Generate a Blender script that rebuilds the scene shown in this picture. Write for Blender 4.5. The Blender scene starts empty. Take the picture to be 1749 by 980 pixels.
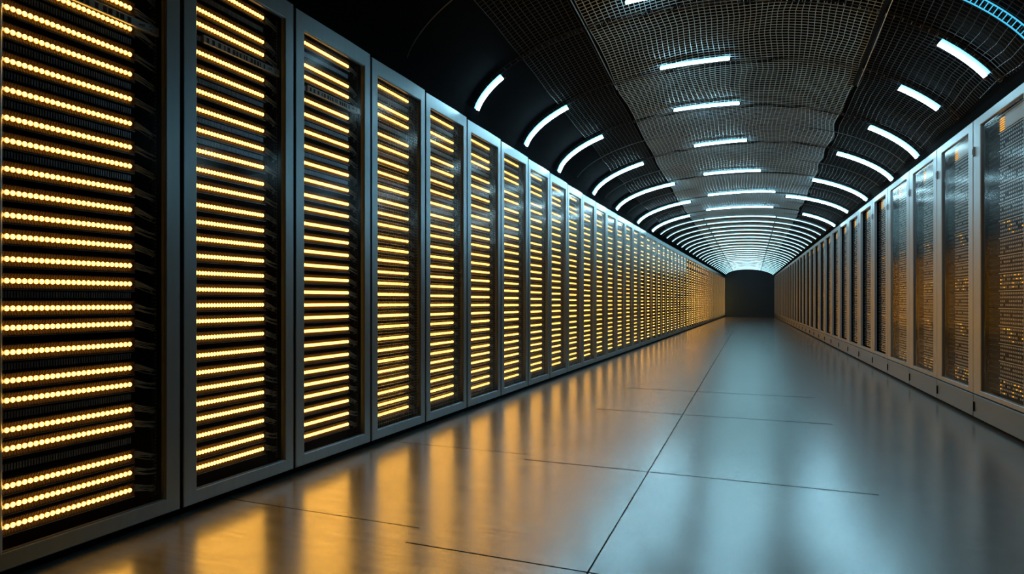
import bpy, math, random
from mathutils import Vector, Matrix, noise

random.seed(7)
H = 0.9                       # camera height in metres; plan numbers below are multiples of it
sc = bpy.context.scene
COL = sc.collection
R = math.radians

# ------------------------------------------------------------------ materials
def new_mat(name):
    m = bpy.data.materials.new(name); m.use_nodes = True
    nt = m.node_tree
    b = nt.nodes['Principled BSDF']
    return m, nt, b

def simple(name, col, rough=.5, metal=0., spec=.5, bump=0, scale=60, stretch=(1, 1, 1), var=0.):
    m, nt, b = new_mat(name)
    b.inputs['Base Color'].default_value = (*col, 1)
    b.inputs['Roughness'].default_value = rough
    b.inputs['Metallic'].default_value = metal
    b.inputs['Specular IOR Level'].default_value = spec
    if bump or var:
        tc = nt.nodes.new('ShaderNodeTexCoord'); mp = nt.nodes.new('ShaderNodeMapping')
        mp.inputs['Scale'].default_value = stretch
        nz = nt.nodes.new('ShaderNodeTexNoise'); nz.inputs['Scale'].default_value = scale
        nz.inputs['Detail'].default_value = 4
        nt.links.new(tc.outputs['Object'], mp.inputs[0]); nt.links.new(mp.outputs[0], nz.inputs['Vector'])
        if bump:
            bp = nt.nodes.new('ShaderNodeBump'); bp.inputs['Strength'].default_value = bump
            bp.inputs['Distance'].default_value = .002
            nt.links.new(nz.outputs['Fac'], bp.inputs['Height']); nt.links.new(bp.outputs[0], b.inputs['Normal'])
        if var:
            mx = nt.nodes.new('ShaderNodeMix'); mx.data_type = 'RGBA'
            mx.inputs[6].default_value = (*[c * (1 - var) for c in col], 1)
            mx.inputs[7].default_value = (*[min(1, c * (1 + var)) for c in col], 1)
            nt.links.new(nz.outputs['Fac'], mx.inputs[0]); nt.links.new(mx.outputs[2], b.inputs['Base Color'])
    return m

def emit(name, col, strength, sampling='AUTO'):
    m = bpy.data.materials.new(name); m.use_nodes = True
    nt = m.node_tree; nt.nodes.clear()
    e = nt.nodes.new('ShaderNodeEmission'); e.inputs[0].default_value = (*col, 1); e.inputs[1].default_value = strength
    o = nt.nodes.new('ShaderNodeOutputMaterial'); nt.links.new(e.outputs[0], o.inputs[0])
    m.cycles.emission_sampling = sampling
    return m

def glass_mat(name='door_glass', ior=1.3):
    m = bpy.data.materials.new(name); m.use_nodes = True
    nt = m.node_tree; nt.nodes.clear()
    t = nt.nodes.new('ShaderNodeBsdfTransparent'); t.inputs[0].default_value = (.94, .96, .97, 1)
    g = nt.nodes.new('ShaderNodeBsdfGlossy'); g.inputs['Roughness'].default_value = .14
    f = nt.nodes.new('ShaderNodeFresnel'); f.inputs[0].default_value = ior
    x = nt.nodes.new('ShaderNodeMixShader'); o = nt.nodes.new('ShaderNodeOutputMaterial')
    gm = nt.nodes.new('ShaderNodeNewGeometry'); k = nt.nodes.new('ShaderNodeMath'); k.operation = 'SUBTRACT'; k.inputs[0].default_value = 1
    k2 = nt.nodes.new('ShaderNodeMath'); k2.operation = 'MULTIPLY'      # the pane reflects at the side it is entered by
    nt.links.new(gm.outputs['Backfacing'], k.inputs[1]); nt.links.new(f.outputs[0], k2.inputs[0]); nt.links.new(k.outputs[0], k2.inputs[1])
    nt.links.new(k2.outputs[0], x.inputs[0]); nt.links.new(t.outputs[0], x.inputs[1]); nt.links.new(g.outputs[0], x.inputs[2])
    nt.links.new(x.outputs[0], o.inputs[0])
    return m

M = {}
M['frame'] = simple('brushed_grey_metal', (.36, .44, .49), .36, 1., .5, .15, 40, (1, 1, .03), .12)
M['frame_right'] = simple('satin_aluminium', (.42, .47, .51), .45, .7, .5, .12, 40, (1, 1, .03), .08)
M['kick'] = simple('grey_painted_steel', (.19, .31, .44), .42, .1, .5)
M['black'] = simple('black_steel', (.008, .009, .010), .45, 0, .4)
M['gap'] = simple('matt_black', (.003, .003, .004), .8, 0, .1)
M['panel'] = simple('dark_server_face', (.055, .030, .020), .6, .0, .2)
M['fin'] = simple('dark_grey_fins', (.07, .065, .07), .5, .2, .3)
M['edge'] = simple('thin_steel_edge', (.35, .38, .42), .3, .9)
M['cable'] = simple('blue_grey_cable', (.55, .68, .78), .35, .2, .5)
M['bay_cable'] = simple('dim_blue_cable', (.12, .19, .26), .4, .2)
M['wire_door'] = simple('steel_door_mesh', (.50, .54, .58), .28, .9)
M['label'] = simple('pale_label_plate', (.66, .74, .80), .5, .1)
M['ink'] = simple('label_ink', (.03, .035, .04), .6)
M['port'] = simple('port_grid_metal', (.85, .85, .85), .35, .25)
M['port_dark'] = simple('port_dark_back', (.004, .006, .010), .6, 0, .2)
M['liner'] = simple('ceiling_liner', (.003, .0035, .005), .9, 0, .03)
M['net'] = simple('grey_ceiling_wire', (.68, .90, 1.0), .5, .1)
M['net_shaded'] = simple('shaded_flank_wire', (.045, .06, .07), .5, .1)  # the mesh's fade into darkness on the flanks is put into the wire colour
M['track'] = simple('dark_light_track', (.05, .06, .07), .4, .6)
M['track_light'] = simple('grey_light_track', (.26, .31, .34), .35, .8)
M['halo_reflector'] = simple('blue_halo_paint', (.03, .42, .62), .5)  # saturated blue put in for the cyan halo round the tubes
M['end'] = simple('dark_teal_wall', (.03, .085, .16), .6, 0, .4, .1, 8, (1, 1, 1), .1)
M['led_core'] = emit('amber_led_core', (1.0, .44, .062), 7.4)
M['led_rim'] = emit('amber_led_rim', (1.0, .22, .008), 1.4)
M['led_bar'] = emit('amber_led_row', (1.0, .52, .09), 2.4)
M['amber'] = emit('amber_indicator', (1.0, .45, .06), .8)
M['tube'] = emit('cyan_white_tube', (.50, .87, 1.0), 20)
M['tube_dim'] = emit('cyan_thin_tube', (.36, .76, .90), 2.4)
M['tube_far'] = emit('cyan_far_tube', (.36, .78, .92), 3.0)
M['ladder_lamplight'] = emit('ladder_painted_glow', (.06, .50, .80), .9)  # emission stands in for cyan lamp light falling on an unlit track
M['glass'] = glass_mat(); M['glass_right'] = glass_mat('coated_door_glass', 1.13)

def floor_mat():
    m, nt, b = new_mat('polished_concrete_floor')
    N = nt.nodes; L = nt.links
    geo = N.new('ShaderNodeNewGeometry'); sep = N.new('ShaderNodeSeparateXYZ'); L.new(geo.outputs['Position'], sep.inputs[0])
    def val(x):
        n = N.new('ShaderNodeValue'); n.outputs[0].default_value = x; return n.outputs[0]
    def mth(op, a, b_=None, c_=None):
        n = N.new('ShaderNodeMath'); n.operation = op
        for i, q in enumerate((a, b_, c_)):
            if q is None: continue
            if isinstance(q, (int, float)): n.inputs[i].default_value = q
            else: L.new(q, n.inputs[i])
        return n.outputs[0]
    X, Y = sep.outputs[0], sep.outputs[1]
    # joints
    def line(v, at, w):                       # 1 on the joint
        return mth('LESS_THAN', mth('ABSOLUTE', mth('SUBTRACT', v, at)), w)
    jx = line(X, -.56 * H, .0028)
    tot = jx
    right_ok = mth('LESS_THAN', X, .55)
    for yy in (2.2, 3.62, 5.55, 7.0):
        g = mth('MULTIPLY', line(Y, yy * H, .0026 + yy * .0007), mth('MULTIPLY', right_ok, mth('GREATER_THAN', X, -1.33 * H)))
        tot = mth('MAXIMUM', tot, g)
    for yy in (2.36, 3.74):
        g = mth('MULTIPLY', line(Y, yy * H, .0028), mth('LESS_THAN', X, -1.36 * H))
        tot = mth('MAXIMUM', tot, g)
    # brushed clouding
    mp = N.new('ShaderNodeMapping'); mp.inputs['Scale'].default_value = (1.0, 7.0, 1)
    L.new(geo.outputs['Position'], mp.inputs[0])
    n1 = N.new('ShaderNodeTexNoise'); n1.inputs['Scale'].default_value = 3.0; n1.inputs['Detail'].default_value = 8
    n1.inputs['Roughness'].default_value = .55; L.new(mp.outputs[0], n1.inputs['Vector'])
    n2 = N.new('ShaderNodeTexNoise'); n2.inputs['Scale'].default_value = 1.1; n2.inputs['Detail'].default_value = 5
    L.new(geo.outputs['Position'], n2.inputs['Vector'])
    cr = N.new('ShaderNodeValToRGB')
    cr.color_ramp.elements[0].position = .36; cr.color_ramp.elements[0].color = (.43, .48, .51, 1)
    cr.color_ramp.elements[1].position = .62; cr.color_ramp.elements[1].color = (.62, .68, .70, 1)
    mp3 = N.new('ShaderNodeMapping'); mp3.inputs['Scale'].default_value = (1.6, 17.0, 1); mp3.inputs['Rotation'].default_value = (0, 0, .09)
    L.new(geo.outputs['Position'], mp3.inputs[0])
    n3 = N.new('ShaderNodeTexNoise'); n3.inputs['Scale'].default_value = 4.5; n3.inputs['Detail'].default_value = 6
    n3.inputs['Distortion'].default_value = .6; L.new(mp3.outputs[0], n3.inputs['Vector'])
    L.new(mth('ADD', mth('MULTIPLY', n1.outputs['Fac'], .3), mth('ADD', mth('MULTIPLY', n3.outputs['Fac'], .45), mth('MULTIPLY', n2.outputs['Fac'], .25))), cr.inputs[0])
    mx = N.new('ShaderNodeMix'); mx.data_type = 'RGBA'
    L.new(tot, mx.inputs[0]); L.new(cr.outputs[0], mx.inputs[6]); mx.inputs[7].default_value = (.008, .01, .012, 1)
    L.new(mx.outputs[2], b.inputs['Base Color'])
    L.new(mth('ADD', mth('MULTIPLY', n1.outputs['Fac'], .12), .165), b.inputs['Roughness'])
    L.new(mth('SUBTRACT', .7, mth('MULTIPLY', tot, .7)), b.inputs['Metallic'])
    L.new(mth('SUBTRACT', .5, mth('MULTIPLY', tot, .5)), b.inputs['Specular IOR Level'])
    b.inputs['IOR'].default_value = 1.6
    return m
M['floor'] = floor_mat()

# ------------------------------------------------------------------ mesh builder
class MB:
    def __init__(s): s.v = []; s.f = []; s.mi = []; s.mats = []
    def m(s, key):
        if key not in s.mats: s.mats.append(key)
        return s.mats.index(key)
    def add(s, vs, fs, key):
        o = len(s.v); k = s.m(key)
        s.v += [tuple(p) for p in vs]; s.f += [tuple(i + o for i in f) for f in fs]; s.mi += [k] * len(fs)
    def box(s, x0, x1, y0, y1, z0, z1, key, skip=()):
        vs = [(x, y, z) for z in (z0, z1) for y in (y0, y1) for x in (x0, x1)]
        fs = {'-z': (0, 2, 3, 1), '+z': (4, 5, 7, 6), '-y': (0, 1, 5, 4), '+y': (2, 6, 7, 3), '-x': (0, 4, 6, 2), '+x': (1, 3, 7, 5)}
        s.add(vs, [f for k, f in fs.items() if k not in skip], key)
    def bevel_box(s, x0, x1, y0, y1, z0, z1, key, b=.004):
        # front edges (y0) chamfered
        vs = [(x0, y1, z0), (x1, y1, z0), (x1, y1, z1), (x0, y1, z1), (x0, y0 + b, z0), (x1, y0 + b, z0), (x1, y0 + b, z1), (x0, y0 + b, z1),
              (x0 + b, y0, z0 + b), (x1 - b, y0, z0 + b), (x1 - b, y0, z1 - b), (x0 + b, y0, z1 - b)]
        fs = [(0, 3, 2, 1), (0, 1, 5, 4), (1, 2, 6, 5), (2, 3, 7, 6), (3, 0, 4, 7), (4, 5, 9, 8), (5, 6, 10, 9), (6, 7, 11, 10), (7, 4, 8, 11), (8, 9, 10, 11)]
        s.add(vs, fs, key)
    def sweep(s, pts, r, key, n=4, caps=True, rz=None, up=Vector((0, 0, 1)), phase=0.):
        pts = [Vector(p) for p in pts]; vs = []; fs = []
        for i, p in enumerate(pts):
            a = pts[max(i - 1, 0)]; b = pts[min(i + 1, len(pts) - 1)]
            t = (b - a).normalized()
            sd = t.cross(up)
            if sd.length < 1e-4: sd = t.cross(Vector((1, 0, 0)))
            sd.normalize(); u = sd.cross(t).normalized()
            for k in range(n):
                an = 2 * math.pi * (k + phase) / n
                vs.append(p + sd * math.cos(an) * r + u * math.sin(an) * (rz if rz else r))
        for i in range(len(pts) - 1):
            for k in range(n):
                fs.append((i * n + k, i * n + (k + 1) % n, (i + 1) * n + (k + 1) % n, (i + 1) * n + k))
        if caps:
            fs.append(tuple(range(n))[::-1]); fs.append(tuple((len(pts) - 1) * n + k for k in range(n)))
        s.add(vs, fs, key)
    def frame(s, x0, x1, z0, z1, a0, a1, c0, c1, y0, y1, key, b=.003):
        """door frame: outer x0..x1, z0..z1, opening a0..a1, c0..c1"""
        def ring(xa, xb, za, zb, y): return [(xa, y, za), (xb, y, za), (xb, y, zb), (xa, y, zb)]
        R_ = [ring(x0, x1, z0, z1, y1), ring(x0, x1, z0, z1, y0 + b), ring(x0 + b, x1 - b, z0 + b, z1 - b, y0),
              ring(a0 - b, a1 + b, c0 - b, c1 + b, y0), ring(a0, a1, c0, c1, y0 + b), ring(a0, a1, c0, c1, y1)]
        vs = [p for r in R_ for p in r]; fs = []
        for j in range(6):
            k = (j + 1) % 6
            for i in range(4):
                n = (i + 1) % 4
                fs.append((j * 4 + i, j * 4 + n, k * 4 + n, k * 4 + i))
        s.add(vs, fs, key)
    def mesh(s, name):
        me = bpy.data.meshes.new(name)
        me.from_pydata(s.v, [], s.f)
        for k in s.mats: me.materials.append(M[k])
        me.polygons.foreach_set('material_index', s.mi)
        me.validate(); me.update()
        return me
    def build(s, name, parent=None, smooth=False, **tags):
        me = s.mesh(name)
        if smooth: me.polygons.foreach_set('use_smooth', [True] * len(me.polygons))
        return place(me, name, parent, **tags)

def place(me, name, parent=None, **tags):
    o = bpy.data.objects.new(name, me); COL.objects.link(o)
    if parent: o.parent = parent
    for k, v in tags.items(): o[k] = v
    return o
def thing(name, loc, rz, label, cat, group=None):
    o = bpy.data.objects.new(name, None); COL.objects.link(o)
    o.empty_display_size = .1
    o.location = loc; o.rotation_euler = (0, 0, rz); o['label'] = label; o['category'] = cat
    if group: o['group'] = group
    return o
def copy_tree(o, parent=None):
    c = o.copy(); COL.objects.link(c); c.parent = parent
    for ch in o.children: copy_tree(ch, c)
    return c

# ------------------------------------------------------------------ the plan of the tapering hall (in units of H)
L0, L1 = (-2.4537, 2.085), (-1.497, 39.52)
R0, R1 = (1.739, 6.211), (1.264, 40.6)
YEND = 39.6
def XLw(Y): return L0[0] + (L1[0] - L0[0]) * (Y - L0[1]) / (L1[1] - L0[1])
def XRw(Y): return R0[0] + (R1[0] - R0[0]) * (Y - R0[1]) / (R1[1] - R0[1])
def interp(tab, x):
    if x <= tab[0][0]: return tab[0][1]
    for (a, p), (b, q) in zip(tab, tab[1:]):
        if x <= b: return p + (q - p) * (x - a) / (b - a)
    return tab[-1][1]
def ZLw(Y): return interp([(0, 2.70), (2.8, 2.69), (5.8, 2.625), (9, 2.55), (15.6, 2.505), (39.5, 2.465)], Y)
def ZRw(Y): return interp([(0, 2.505), (10, 2.51), (40, 2.46)], Y)
def ZCw(Y): return interp([(0, 3.62), (4, 3.50), (5.15, 3.44), (6.25, 3.34), (7.5, 3.26), (8.85, 3.17), (10.35, 3.07), (12, 3.02), (14, 2.99), (39.6, 2.90)], Y)
XC = -.30
def vault_z(x, Y):
    if x < XC:
        t = min(1, (XC - x) / (XC - XLw(Y))); z0 = ZLw(Y)
        return z0 + (ZCw(Y) - z0) * (1 - t ** 2.3) ** .55
    t = min(1, (x - XC) / (XRw(Y) - XC)); z0 = ZRw(Y)
    return z0 + (ZCw(Y) - z0) * (1 - t ** 2.2) ** .72
def vault_n(x, Y):
    e = .02
    x = max(XLw(Y) + 2 * e, min(XRw(Y) - 2 * e, x))
    d = (vault_z(x + e, Y) - vault_z(x - e, Y)) / (2 * e)
    n = Vector((d, 0, -1)); n.normalize(); return n       # pointing into the hall
def V(x, Y, off=0.):                                        # metres
    n = vault_n(x, Y)
    return Vector((x * H, Y * H, vault_z(x, Y) * H)) + n * off

# ------------------------------------------------------------------ setting
b = MB(); b.box(-4.2, 3.2, -2.0, YEND * H + .3, -.12, 0, 'floor'); b.build('floor', kind='structure')
# vault liner, 4 cm thick
b = MB(); ys = [-1.5 + i * (YEND + 1.5) / 100 for i in range(101)]; NS = 64
def xs_at(Y, n):
    a, c = XLw(Y), XRw(Y); out = []
    for i in range(n + 1):
        t = i / n
        out.append(a + (c - a) * (.5 - .5 * math.cos(math.pi * t)))
    return out
vs = []; 
for lay in (0, 1):
    for Y in ys:
        for x in xs_at(Y, NS):
            p = V(x, Y, -.045 * lay); vs.append(p)
fs = []; W_ = NS + 1; T_ = len(ys) * W_
for i in range(len(ys) - 1):
    for j in range(NS):
        q = (i * W_ + j, i * W_ + j + 1, (i + 1) * W_ + j + 1, (i + 1) * W_ + j)
        fs.append(q[::-1]); fs.append(tuple(k + T_ for k in q))
    for j in (0, NS):
        fs.append((i * W_ + j, (i + 1) * W_ + j, (i + 1) * W_ + j + T_, i * W_ + j + T_))
for i in (0, len(ys) - 1):
    for j in range(NS):
        fs.append((i * W_ + j, i * W_ + j + 1, i * W_ + j + 1 + T_, i * W_ + j + T_))
b.add(vs, fs, 'liner')
ceil = b.build('ceiling', smooth=False, kind='structure')
for side, fx, off in (('left', XLw, -1), ('right', XRw, 1)):
    b = MB(); d0, d1 = .86, .98
    y0, y1 = -1.5, YEND + .2
    xa0, xb0, xa1, xb1 = [(fx(y) * H + off * d) for y in (y0, y1) for d in (d0, d1)]
    top = 3.3
    vsx = []
    for z in (0, top): vsx += [(xa0, y0 * H, z), (xb0, y0 * H, z), (xb1, y1 * H, z), (xa1, y1 * H, z)]
    b.add(vsx, [(0, 3, 2, 1), (4, 5, 6, 7), (0, 1, 5, 4), (1, 2, 6, 5), (2, 3, 7, 6), (3, 0, 4, 7)], 'gap')
    b.build('wall_' + side, kind='structure')
b = MB(); b.box(XLw(YEND) * H - .86, XRw(YEND) * H + .86, YEND * H, YEND * H + .15, 0, 3.3, 'end'); b.build('wall_end', kind='structure')

# ceiling wire mesh (real wires hung under the liner)
def net(name, xa, xb, key, step, rad, Ya, Yb, off, amp):
    b = MB()
    def P(x, Y):
        w = noise.noise(Vector((x * 2.2, Y * 1.6, 3.1))); w2 = noise.noise(Vector((x * 2.0 + 9, Y * 1.4, 7.7)))
        x2 = max(XLw(Y) + .03, min(XRw(Y) - .03, x + w * amp)); Y2 = min(max(Y + w2 * amp * 1.2, Ya), Yb)
        return V(x2, Y2, off)
    nx = int((xb - xa) / step)
    for i in range(nx + 1):
        x = xa + i * step; n = int((Yb - Ya) / .35); pts = []
        for k in range(n + 1):
            Y = Ya + k * (Yb - Ya) / n
            if XLw(Y) + .04 < x < XRw(Y) - .04: pts.append(P(x, Y))
        if len(pts) > 2: b.sweep(pts, rad, key, 3, False)
    ny = int((Yb - Ya) / step)
    for i in range(ny + 1):
        Y = Ya + i * step
        lo, hi = max(xa, XLw(Y) + .04), min(xb, XRw(Y) - .04)
        n = max(4, int((hi - lo) / .12))
        b.sweep([P(lo + k * (hi - lo) / n, Y) for k in range(n + 1)], rad, key, 3, False)
    return b.build(name, kind='structure')
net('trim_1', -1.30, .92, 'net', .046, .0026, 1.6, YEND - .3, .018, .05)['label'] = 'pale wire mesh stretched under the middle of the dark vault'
net('trim_2', -1.90, -1.345, 'net_shaded', .046, .0022, 1.6, YEND - .3, .018, .03)['label'] = 'shade-coloured wire mesh on the left flank of the vault'
net('trim_3', .965, 1.74, 'net_shaded', .046, .0022, 1.6, YEND - .3, .018, .03)['label'] = 'shade-coloured wire mesh on the right flank of the vault'
b = MB(); b.sweep([V(-1.32, 1.6 + i * .3, .028) for i in range(17)], .0045, 'wire_door', 4)
b.build('trim_4', kind='structure')
b = MB(); b.sweep([V(.94, 1.6 + i * .3, .024) for i in range(18)], .022, 'gap', 4, rz=.010)
b.sweep([V(.965, 1.6 + i * .3, .034) for i in range(18)], .0025, 'wire_door', 4)
b.build('trim_5', kind='structure')

# ------------------------------------------------------------------ light rings
def ring_pts(yl, yr, xa, xb, n, off):
    out = []
    for i in range(n + 1):
        x = xa + (xb - xa) * i / n
        Y = yl + (yr - yl) * (x + 2.2) / 3.9
        out.append(V(x, Y, off))
    return out
ORD = ['first', 'second', 'third', 'fourth', 'fifth', 'sixth', 'seventh', 'eighth', 'ninth', 'tenth', 'eleventh', 'twelfth',
       'thirteenth', 'fourteenth', 'fifteenth', 'sixteenth', 'seventeenth', 'eighteenth']
# (y left, y right, left lamp x range, centre lamp x range, right lamp x range)
RINGS = [
    (5.01, 5.40, (-2.36, -2.10), (-.93, -.66), (1.34, 1.655)),
    (6.20, 6.35, (-2.33, -1.83), (-.83, -.185), (1.27, 1.579)),
    (7.35, 7.58, (-2.31, -1.716), (-.83, -.12), (1.22, 1.70)),
    (8.95, 8.78, (-2.26, -1.466), (-.72, -.05), (1.052, 1.69)),
    (10.45, 10.40, (-2.22, -1.193), (-.70, .14), (.896, 1.66)),
    (12.3, 11.9, (-2.17, -1.091), (-.74, .40), (.597, 1.60)),
    (13.9, 13.7, (-2.12, -1.254), (-.88, .42), (1.00, 1.61)),
]
def lamp(pts, name, label, cat, r, key, group=None):
    o = MB()
    mid = len(pts) // 2
    base = pts[mid].copy()
    t = thing(name, base, 0, label, cat, group)
    rel = [p - base for p in pts]
    # end caps, and a wide backing channel added to give a cyan halo
    nrm = Vector((0, 0, 1))
    o.sweep(rel, r, key, 8, True)
    o.build('tube', t, smooth=True)
    c = MB()
    up = [p + Vector((0, 0, r * 1.9)) if abs((rel[-1] - rel[0]).z) < .05 else p + (-vault_n(pp.x / H, pp.y / H)) * r * 1.9 for p, pp in zip(rel, pts)]
    c.sweep(up, r * 1.9, 'halo_reflector', 4, True, rz=r * .7)
    for e in (0, -1):
        d = (rel[e] - rel[1 if e == 0 else -2]).normalized()
        c.sweep([rel[e] + d * .001, rel[e] + d * r * 1.6], r * 1.25, 'track', 8, True)
    c.build('housing', t)
    for q in (len(pts) // 5, len(pts) - 1 - len(pts) // 5):       # short brackets up to the vault
        n_ = -vault_n(pts[q].x / H, pts[q].y / H)
        g_ = MB(); g_.sweep([rel[q] + n_ * r * 2.2, rel[q] + n_ * .079], .005, 'track', 6, up=Vector((0, 1, 0))); g_.build('bracket', t)
    return t
for i, (yl, yr, Lr, Cr, Rr) in enumerate(RINGS):
    # ladder-like track along the whole arch
    b = MB(); rung = 60
    a = ring_pts(yl - .028, yr - .028, XLw(yl) + .04, XRw(yr) - .04, 70, .030)
    c = ring_pts(yl + .028, yr + .028, XLw(yl) + .04, XRw(yr) - .04, 70, .030)
    key = 'track'
    b.sweep(a, .0035, key, 4); b.sweep(c, .0035, key, 4)
    for k in range(0, 71): b.sweep([a[k], c[k]], .003, key, 4)
    b.build('light_track', label='thin ladder-like metal track carrying the %s arch of lights from the camera' % ORD[i], category='light track')
    for seg, rng, w in (('left', Lr, 'curved'), ('middle', Cr, 'straight'), ('right', Rr, 'curved')):
        n = 8 if seg == 'middle' else 16
        q = 1. if seg != 'middle' else .97 if i else .937
        lamp(ring_pts(yl * q, yr * q, rng[0], rng[1], n, .080), 'tube_light',
             '%s cyan-white light tube on the %s of the vault, %s arch from the camera' % (w, seg if seg != 'middle' else 'crown', ORD[i]),
             'light', .0105 if seg == 'middle' else .0135, 'tube')
# unlit arches close to the camera
b = MB(); b.sweep(ring_pts(3.9, 3.95, XLw(3.9) + .03, -1.9, 24, .03), .004, 'wire_door', 4)
b.build('arch_trim', label='thin dark metal arch edge rising from the left racks, nearest the camera', category='trim')
b = MB(); a = ring_pts(4.60, 4.70, .85, XRw(4.6) - .05, 34, .05); c = ring_pts(4.70, 4.80, .85, XRw(4.6) - .05, 34, .05)
b.sweep(a, .004, 'ladder_lamplight', 4); b.sweep(c, .004, 'ladder_lamplight', 4)
for k in range(35): b.sweep([a[k], c[k]], .0035, 'ladder_lamplight', 4)
b.build('ladder_track', label='unlit ladder-shaped track with blue lamp light painted as glow at the top right corner of the photo', category='light')
# far arches: continuous thin tubes closer together
Y = 15.0; k = 0
while Y < YEND - .4:
    base = V(XC, Y, .05)
    if k < 10: lab = 'continuous cyan light arch across the far vault, %s behind the broken arches' % ORD[k]
    else: lab = 'thin cyan light arch close to the dark end wall'
    t = thing('arch_light', base, 0, lab, 'light', 'cyan light arches far down the vault')
    xa, xb = XLw(Y) + .06, XRw(Y) - .06
    ca, cb = -1.02, .52
    for nm, r0, r1, key, rad in (('tube', ca, cb, 'tube_far', .011), ('tube', xa, ca - .03, 'tube_dim', .009), ('tube', cb + .03, xb, 'tube_dim', .009)):
        m_ = MB(); m_.sweep([p - base for p in ring_pts(Y, Y, r0, r1, 10, .05)], rad, key, 6); m_.build(nm, t, smooth=True)
    m_ = MB(); m_.sweep([p - base for p in ring_pts(Y, Y, xa, xb, 40, .022)], .012, 'track', 4, rz=.008); m_.build('track', t)
    if k % 1 == 0:                            # thin grey unlit rib between two arches
        m_ = MB(); m_.sweep(ring_pts(Y + .45, Y + .45, xa, xb, 40, .028), .006, 'track_light', 4)
        m_.build('vault_rib', label='thin grey unlit rib between the cyan arches of the far vault', category='rib', group='unlit ribs of the far vault')
    Y += .95 if k < 6 else 1.05; k += 1
for i in range(2, 7):
    yl = (RINGS[i][0] + (RINGS[i + 1][0] if i < 6 else 15.0)) / 2; yr = (RINGS[i][1] + (RINGS[i + 1][1] if i < 6 else 15.0)) / 2
    m_ = MB(); m_.sweep(ring_pts(yl, yr, XLw(yl) + .05, -.95, 36, .028), .0035, 'track_light', 4)
    m_.sweep(ring_pts(yl, yr, .65, XRw(yr) - .05, 30, .028), .0035, 'track_light', 4)
    m_.build('vault_rib', label='thin grey unlit rib just behind the %s arch of light tubes' % ORD[i], category='rib')

# ------------------------------------------------------------------ left racks
WL = .728 * H; HL = 2.69 * H; DEP = .80
ROWS = [.191, .262, .345, .427, .499, .573, .65, .733, .819, .899, .976, 1.053, 1.133, 1.215, 1.298, 1.38, 1.463, 1.554, 1.634,
        1.725, 1.825, 1.924, 2.013, 2.114, 2.20, 2.338, 2.408, 2.54]
ROWS1 = [.18, .254, .326, .461, .529, .636, .707, .81, .899, .97, 1.07, 1.149, 1.231, 1.308, 1.39, 1.475, 1.578, 1.66, 1.762, 1.868,
         1.975, 2.06, 2.17, 2.26, 2.36, 2.45, 2.54]
OX0, OX1 = .11 * WL, .90 * WL                 # opening
SX0, SX1 = .122 * WL, .735 * WL               # led rows
OZ0, OZ1 = .103 * H, 2.585 * H
YF = .042                                     # server face depth behind the frame front
me = {}
b = MB(); b.box(.002, WL - .002, .03, DEP, 0, .034 * H, 'gap'); me['plinth'] = b.mesh('plinth')
b = MB(); z0, z1 = .036 * H, HL - .004
b.box(.004, .020, .032, DEP, z0, z1, 'gap'); b.box(WL - .020, WL - .004, .032, DEP, z0, z1, 'gap')
b.box(.0205, WL - .0205, .032, DEP, z1 - .02, z1, 'gap'); b.box(.0205, WL - .0205, .032, DEP, z0, z0 + .02, 'gap'); b.box(.0205, WL - .0205, DEP - .02, DEP, z0 + .0205, z1 - .0205, 'gap')
b.box(.021, WL - .021, .16, .17, z0 + .0205, z1 - .0205, 'black')
me['body'] = b.mesh('cabinet_body')
b = MB(); b.frame(.007, WL - .007, .038 * H, HL, OX0, OX1, OZ0, OZ1, 0, .028, 'frame')
me['frame'] = b.mesh('door_frame')
b = MB(); e = .004                              # thin bright reveal round the opening
b.frame(OX0 + .0005, OX1 - .0005, OZ0 + .0005, OZ1 - .0005, OX0 + e, OX1 - e, OZ0 + e, OZ1 - e, .006, .012, 'edge', .001)
me['reveal'] = b.mesh('door_seal')
b = MB(); b.box(OX0 + .0005, OX1 - .0005, .014, .017, OZ0 + .0005, OZ1 - .0005, 'glass'); me['glass'] = b.mesh('glass_pane')
# server unit template, origin on the row centre line
UH = .060 * H
b = MB()
def trough(b, zc):                              # face with a V trough round the lamps, shaped to catch an amber haze
    xa, xb = OX0 - .012, SX1 + .012; h = UH / 2
    prof = [(.14, -h), (YF - .007, -h), (YF - .007, -h + .003), (YF, -.0095), (YF, .0095), (YF - .007, h - .003), (YF - .007, h), (.14, h)]
    vs = [(x, y, z + zc) for x in (xa, xb) for y, z in prof]
    n = len(prof)
    fs = [(i, (i + 1) % n, n + (i + 1) % n, n + i) for i in range(n)] + [tuple(range(n))[::-1], tuple(range(n, 2 * n))]
    b.add(vs, fs, 'panel')
trough(b, 0)
nf = 52; h_ = UH / 2
for k in range(nf):                             # thin upright fins across both slopes
    x = SX0 + (SX1 - SX0) * (k + .5) / nf
    for sg in (-1, 1):
        b.add([(x + d, y, sg * z) for d in (-.0011, .0011) for y, z in ((YF - .009, h_ - .003), (YF - .002, .0105), (YF + .001, .0100), (YF - .0065, h_ - .003))],
              [(0, 1, 5, 4), (0, 3, 2, 1), (4, 5, 6, 7)], 'fin')
b.box(OX0 - .01, SX1 + .01, YF - .010, YF - .003, -UH / 2 - .0025, -UH / 2, 'edge')
me['unit'] = b.mesh('server_unit')
NB = 26
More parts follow.
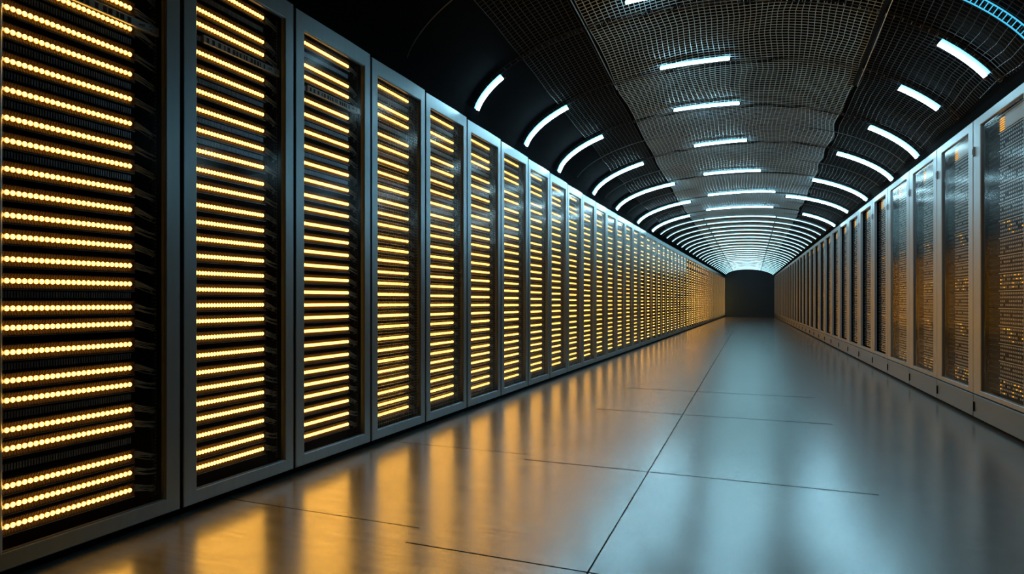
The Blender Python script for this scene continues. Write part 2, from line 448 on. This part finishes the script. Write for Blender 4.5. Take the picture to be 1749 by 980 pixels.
def strip(nb, ns=8):
    b = MB()
    for k in range(nb):
        x = SX0 + .006 + (SX1 - SX0 - .012) * k / (nb - 1)
        prof = [(.0073, YF - .001, 'led_rim'), (.0069, YF - .005, 'led_rim'), (.0052, YF - .0085, 'led_core'), (.0022, YF - .0105, 'led_core')]
        rings = []
        for r, y, _ in prof:
            rings.append([(x + r * math.cos(2 * math.pi * q / ns), y, r * 1.28 * math.sin(2 * math.pi * q / ns)) for q in range(ns)])
        for a_, c_, key in ((0, 1, 'led_rim'), (1, 2, 'led_core'), (2, 3, 'led_core')):
            b.add(rings[a_] + rings[c_], [(q, (q + 1) % ns, ns + (q + 1) % ns, ns + q) for q in range(ns)], key)
        b.add(rings[3], [tuple(range(ns))], 'led_core')
    return b
me['strip'] = strip(26).mesh('light_strip')
me['strip_lo'] = strip(13, 5).mesh('light_strip')
# finned vent panel used where two rows stand far apart
b = MB(); b.bevel_box(OX0 + .004, SX1 + .004, YF + .002, .12, -.012, .012, 'black', .001)
for k in range(52):
    x = SX0 + (SX1 - SX0) * (k + .5) / 52
    b.box(x - .0022, x + .0022, YF - .004, YF + .003, -.011, .011, 'edge', ('+y',))
me['vent'] = b.mesh('vent_panel')
def cables(seed):
    rnd = random.Random(seed); b = MB()
    for k in range(7):
        z = .012 - k * .0042; x1 = OX1 - rnd.uniform(.008, .022)
        drop = rnd.uniform(.012, .028)
        pts = [(SX1 + .006, YF + .012, z), (SX1 + .022, YF + .002 + rnd.uniform(-.002, .003), z + .001), (SX1 + .05, YF - .002 + rnd.uniform(0, .004), z - drop * .45), (x1, YF + .004, z - drop), (x1 + .004, YF + .03, z - drop - .008)]
        b.sweep(pts, .0014, 'cable', 4)
    b.box(SX1 + .001, SX1 + .007, YF + .002, YF + .02, -.02, .016, 'fin')
    return b.mesh('cable_bundle')
me['cab'] = [cables(s) for s in range(4)]
b = MB(); b.box(OX1 - .020, OX1 - .002, YF + .006, YF + .016, OZ0 + .01, OZ1 - .01, 'black')
for k in range(150):
    z = OZ0 + .02 + (OZ1 - OZ0 - .04) * k / 149
    b.box(OX1 - .0135, OX1 - .0095, YF + .003, YF + .0065, z - .0032, z + .0032, 'edge', ('+y',))
me['rail'] = b.mesh('mounting_rail')
def wire_door(pitch, rad):
    b = MB(); a0, a1, c0, c1 = OX0 + .006, OX1 - .006, OZ0 + .006, OZ1 - .006
    n = int((a1 - a0) / pitch)
    for i in range(1, n):
        x = a0 + (a1 - a0) * i / n; b.sweep([(x, .022, c0), (x, .022, c1)], rad, 'wire_door', 4, False)
    n = int((c1 - c0) / pitch)
    for i in range(1, n):
        z = c0 + (c1 - c0) * i / n; b.sweep([(a0, .0225, z), (a1, .0225, z)], rad, 'wire_door', 4, False)
    return b.mesh('mesh_screen')
me['wires'] = wire_door(.020, .0011)
def label_plate(n, seed):
    rnd = random.Random(seed); b = MB()
    b.bevel_box(OX0 + .06, OX1 - .008, YF - .012, YF + .01, -.017, .017, 'label', .002)
    x = OX0 + .075; y = YF - .0125
    while x < OX1 - .10:
        w = rnd.uniform(.006, .016); b.box(x, x + w, y, y + .002, -.012, .010, 'ink'); x += w + rnd.uniform(.004, .02)
    for q in range(4): b.box(OX1 - .085 + q * .006, OX1 - .082 + q * .006, y, y + .002, -.004, .002 + q * .002, 'ink')
    b.sweep([(OX1 - .038 + .007 * math.cos(a), y + .001, .003 + .007 * math.sin(a)) for a in [i * .7 for i in range(10)]], .0016, 'ink', 4)
    b.box(OX1 - .0405, OX1 - .0375, y, y + .002, -.011, -.003, 'ink')
    return b
def left_rack(kind, label, rows, group):
    t = thing('server_rack', (0, 0, 0), 0, label, 'server rack', group)
    place(me['plinth'], 'plinth', t); place(me['body'], 'cabinet_body', t); place(me['frame'], 'door_frame', t)
    place(me['reveal'], 'door_seal', t)
    if kind != 'distant': place(me['glass'], 'glass_pane', t)
    if kind == 'mid': place(me['wires'], 'mesh_screen', t)
    if kind not in ('far', 'distant'):
        place(me['rail'], 'mounting_rail', t)
        for i, z in enumerate(rows):
            u = place(me['unit'], 'server_unit', t); u.location = (0, 0, z * H)
            s = place(me['strip'], 'light_strip', u)
            c = place(me['cab'][i % 4], 'cable_bundle', t); c.location = (0, 0, z * H)
            if i + 1 < len(rows) and rows[i + 1] - z > .093:
                v = place(me['vent'], 'vent_panel', t); v.location = (0, 0, (z + rows[i + 1]) / 2 * H)
    else:
        place(far_units, 'server_units', t, kind='stuff'); place(far_strips, 'light_strips', t, kind='stuff')
    return t
b = MB()
for z in ROWS:
    trough(b, z * H)
    b.box(SX1 + .02, OX1 - .02, YF + .003, YF + .01, z * H - .006, z * H - .002, 'cable')
    b.box(SX1 + .02, OX1 - .02, YF + .003, YF + .01, z * H + .004, z * H + .007, 'cable')
far_units = b.mesh('server_units')
b = MB(); s_ = strip(13, 5)
for z in ROWS: 
    o_ = len(b.v); b.v += [(x, y, zz + z * H) for x, y, zz in s_.v]; b.f += [tuple(i + o_ for i in f) for f in s_.f]; b.mi += s_.mi
b.mats = s_.mats; far_strips = b.mesh('light_strips')

angL = math.atan2(-(L1[0] - L0[0]), (L1[1] - L0[1])) + math.pi / 2
def put_left(t, Y, scx=1.):
    t.location = (XLw(Y) * H, Y * H, 0); t.rotation_euler = (0, 0, angL)
    t.scale = (scx, 1, ZLw(Y + .35) * H / HL)
GL = 'server racks with glowing amber rows along the left wall'
bounds = [1.275, 2.085, 2.815, 3.545, 4.263, 4.985, 5.74, 6.50, 7.235]
while bounds[-1] < YEND - .9: bounds.append(bounds[-1] + .72)
bounds.append(YEND)
mid0 = far0 = None
for i in range(len(bounds) - 1):
    Y0, Y1 = bounds[i], bounds[i + 1]; scx = (Y1 - Y0) * H / WL * 1.0003
    if i == 0: t = left_rack('near', 'tall server rack with glowing amber rows, cut by the left edge of the photo', ROWS1, GL)
    elif i == 1: t = near1 = left_rack('near', 'server rack with glowing amber rows, second from the left edge of the photo', ROWS, GL)
    elif i == 2: t = copy_tree(near1)
    elif i == 3: t = mid0 = left_rack('mid', 'x', ROWS, GL)
    elif i < 16: t = copy_tree(mid0)
    elif i == 16: t = far0 = left_rack('far', 'x', ROWS, GL)
    elif i < 27: t = copy_tree(far0)
    elif i == 27: t = dist0 = left_rack('distant', 'x', ROWS, GL)
    else: t = copy_tree(dist0)
    if 2 <= i < 16: t['label'] = 'server rack with glowing amber rows, %s from the left edge of the photo' % ORD[i]
    if i >= 16: t['label'] = 'narrow looking amber-lit server rack in the far half of the left row'
    if i == len(bounds) - 2: t['label'] = 'amber-lit server rack at the far end of the left row against the dark wall'
    put_left(t, Y0, scx)
    if i == 0:
        label_plate(6, 3).build('name_plate', t, label='pale plate with dark marks').location = (0, 0, 2.205 * H)
    if i == 1:
        label_plate(6, 5).build('name_plate', t, label='pale plate with dark marks').location = (0, 0, 2.275 * H)

# ------------------------------------------------------------------ right racks
WR = 1.07 * H; HR = 2.505 * H
bx0, bx1 = .15 * WR, .885 * WR; bz0, bz1 = .262 * H, 2.43 * H
rm = {}
b = MB(); b.box(.002, WR - .002, .03, DEP, 0, .022 * H, 'gap'); rm['plinth'] = b.mesh('plinth')
b = MB(); z0, z1 = .024 * H, HR - .004
b.box(.004, .020, .032, DEP, z0, z1, 'gap'); b.box(WR - .020, WR - .004, .032, DEP, z0, z1, 'gap')
b.box(.0205, WR - .0205, .032, DEP, z1 - .02, z1, 'gap'); b.box(.0205, WR - .0205, .032, DEP, z0, z0 + .02, 'gap'); b.box(.0205, WR - .0205, DEP - .02, DEP, z0 + .0205, z1 - .0205, 'gap')
b.box(.021, WR - .021, .16, .17, z0 + .0205, z1 - .0205, 'black')
rm['body'] = b.mesh('cabinet_body')
b = MB(); b.frame(.006, WR - .006, .222 * H, HR, bx0, bx1, bz0, bz1, 0, .03, 'frame_right', .004); rm['frame'] = b.mesh('door_frame')
b = MB(); b.bevel_box(.006, WR - .006, 0, .03, .026 * H, .212 * H, 'kick', .004); rm['kick'] = b.mesh('kick_panel')
b = MB(); b.bevel_box(.030, .037, -.010, .0, .075 * H, .155 * H, 'gap', .001)
rm['handle'] = b.mesh('panel_handle')
b = MB(); b.bevel_box(.020, .034, -.012, .0, 2.20 * H, 2.28 * H, 'frame_right', .002); b.box(.024, .030, -.0135, -.011, 2.215 * H, 2.265 * H, 'ink'); rm['hinge'] = b.mesh('door_hinge')
b = MB(); b.box(bx0 + .0005, bx1 - .0005, .014, .017, bz0 + .0005, bz1 - .0005, 'glass_right'); rm['glass'] = b.mesh('glass_pane')
SPL = bx0 + .30 * (bx1 - bx0)
RYF = .045
def dash_unit(hh, seed):
    """dark side bay with short pale cables"""
    rnd = random.Random(seed); b = MB()
    b.box(bx0 - .012, SPL - .004, RYF + .01, .15, -hh / 2 + .002, hh / 2 - .002, 'port_dark')
    for k in range(3):
        z = -hh * .3 + k * hh * .3
        x = bx0 + .02
        while x < SPL - .03:
            w = rnd.uniform(.010, .022)
            b.sweep([(x, RYF + .008, z), (x + w / 2, RYF - .001, z + rnd.uniform(-.003, .003)), (x + w, RYF + .008, z + rnd.uniform(-.004, .004))], .0016, 'bay_cable', 4)
            x += w + rnd.uniform(.002, .012)
    return b.mesh('cable_bay')
def port_unit(hh, seed, style=0):
    rnd = random.Random(seed); b = MB()
    x0, x1 = SPL + .002, bx1 + .010
    b.bevel_box(x0, x1, RYF, .15, -hh / 2 + .0015, hh / 2 - .0015, 'port_dark', .002)
    b.box(x0, x1, RYF - .006, RYF + .001, hh / 2 - .006, hh / 2 - .0015, 'port')
    if style == 2:
        b.bevel_box(x0 + .10, x1 - .012, RYF - .004, RYF + .001, -hh / 2 + .008, hh / 2 - .012, 'label', .001)
        for i in range(5):
            for j in range(6):
                b.box(x0 + .012 + i * .016, x0 + .023 + i * .016, RYF - .004, RYF, -hh / 2 + .01 + j * hh * .13, -hh / 2 + .01 + j * hh * .13 + hh * .07, 'amber')
        return b.mesh('server_unit')
    nc = 17; rws = max(2, int(hh / .026))
    for j in range(rws):
        zc = -hh / 2 + .007 + (hh - .016) * (j + .5) / rws
        for i in range(nc):
            xc = x0 + .01 + (x1 - x0 - .024) * (i + .5) / nc
            w = .0078; h2 = (hh - .016) / rws * .34
            r = rnd.random()
            if r < .07: continue
            if style == 1 and r < .20: b.box(xc - w * .7, xc + w * .7, RYF - .003, RYF + .001, zc - h2 * .5, zc + h2 * .5, 'amber', ('+y',)); continue
            b.box(xc - w * .72, xc + w * .72, RYF - .0018, RYF + .001, zc - h2 * .72, zc + h2 * .72, 'port', ('+y',))
    return b.mesh('server_unit')
NU = 16; uh = (bz1 - bz0 - .012) / NU
rm['bay'] = [dash_unit(uh, s) for s in range(3)]
rm['unit'] = [port_unit(uh, s, 0) for s in range(3)] + [port_unit(uh, 9 + s, 1) for s in range(2)]
rm['top'] = port_unit(uh, 20, 2)
def right_rack(full, group):
    t = thing('server_cabinet', (0, 0, 0), 0, 'x', 'server cabinet', group)
    for k, nm in (('plinth', 'plinth'), ('body', 'cabinet_body'), ('frame', 'door_frame')) + ((('glass', 'glass_pane'),) if full else ()): place(rm[k], nm, t)
    kp = place(rm['kick'], 'kick_panel', t)
    place(rm['handle'], 'panel_handle', kp); place(rm['hinge'], 'door_hinge', t)
    for k in range(NU):
        z = bz0 + .006 + (k + .5) * uh
        m_ = rm['top'] if k == NU - 1 else rm['unit'][(k * 2 + 1) % 3] if (k % 3 or k > 11) else rm['unit'][3 + k % 2]
        place(m_, 'server_unit', t).location = (0, 0, z)
        place(rm['bay'][k % 3], 'cable_bay', t).location = (0, 0, z)
    return t
angR = math.atan2(-(R1[0] - R0[0]), (R1[1] - R0[1])) - math.pi / 2
rb = [5.10, 6.211, 7.234, 8.304, 9.44, 10.45, 11.58]
while rb[-1] < YEND - 1.3: rb.append(rb[-1] + 1.12)
rb.append(YEND)
GR = 'grey framed server cabinets along the right wall'
r0 = r1 = None
for i in range(len(rb) - 1):
    Ya, Yb = rb[i], rb[i + 1]
    if i == 0: t = r0 = right_rack(True, GR)
    elif i < 4: t = copy_tree(r0)
    elif i == 4: t = r1 = right_rack(False, GR)
    else: t = copy_tree(r1)
    t['label'] = ('grey framed server cabinet with grids of ports, cut by the right edge of the photo' if i == 0 else
                  'grey framed server cabinet, %s from the right edge of the photo' % ORD[i] if i < 12 else
                  'narrow looking copper-tinted server cabinet in the far half of the right row')
    if i == len(rb) - 2: t['label'] = 'server cabinet at the far end of the right row against the dark wall'
    t.location = (XRw(Yb) * H, Yb * H, 0); t.rotation_euler = (0, 0, angR)
    t.scale = ((Yb - Ya) * H / WR, 1, ZRw((Ya + Yb) / 2) * H / HR)

# ------------------------------------------------------------------ world, camera, settings
w = bpy.data.worlds.new('world'); sc.world = w; w.use_nodes = True
w.node_tree.nodes['Background'].inputs[0].default_value = (.02, .03, .04, 1)
w.node_tree.nodes['Background'].inputs[1].default_value = .02
cd = bpy.data.cameras.new('camera'); cam = bpy.data.objects.new('camera', cd); COL.objects.link(cam)
cd.sensor_width = 36; cd.lens = 36 * 1046 / 1749; cd.shift_y = 23 / 1749; cd.clip_start = .02; cd.clip_end = 200
cam.location = (0, 0, H); cam.rotation_euler = (R(90), 0, math.atan((1283 - 874.5) / 1046))
sc.camera = cam
sc.view_settings.view_transform = 'Standard'; sc.view_settings.look = 'None'
sc.view_settings.gamma = 1; sc.view_settings.exposure = .5; sc.view_settings.use_curve_mapping = False
cy = sc.cycles
cy.max_bounces = 7; cy.diffuse_bounces = 3; cy.glossy_bounces = 4; cy.transparent_max_bounces = 12
cy.sample_clamp_indirect = 6; cy.caustics_reflective = False; cy.caustics_refractive = False
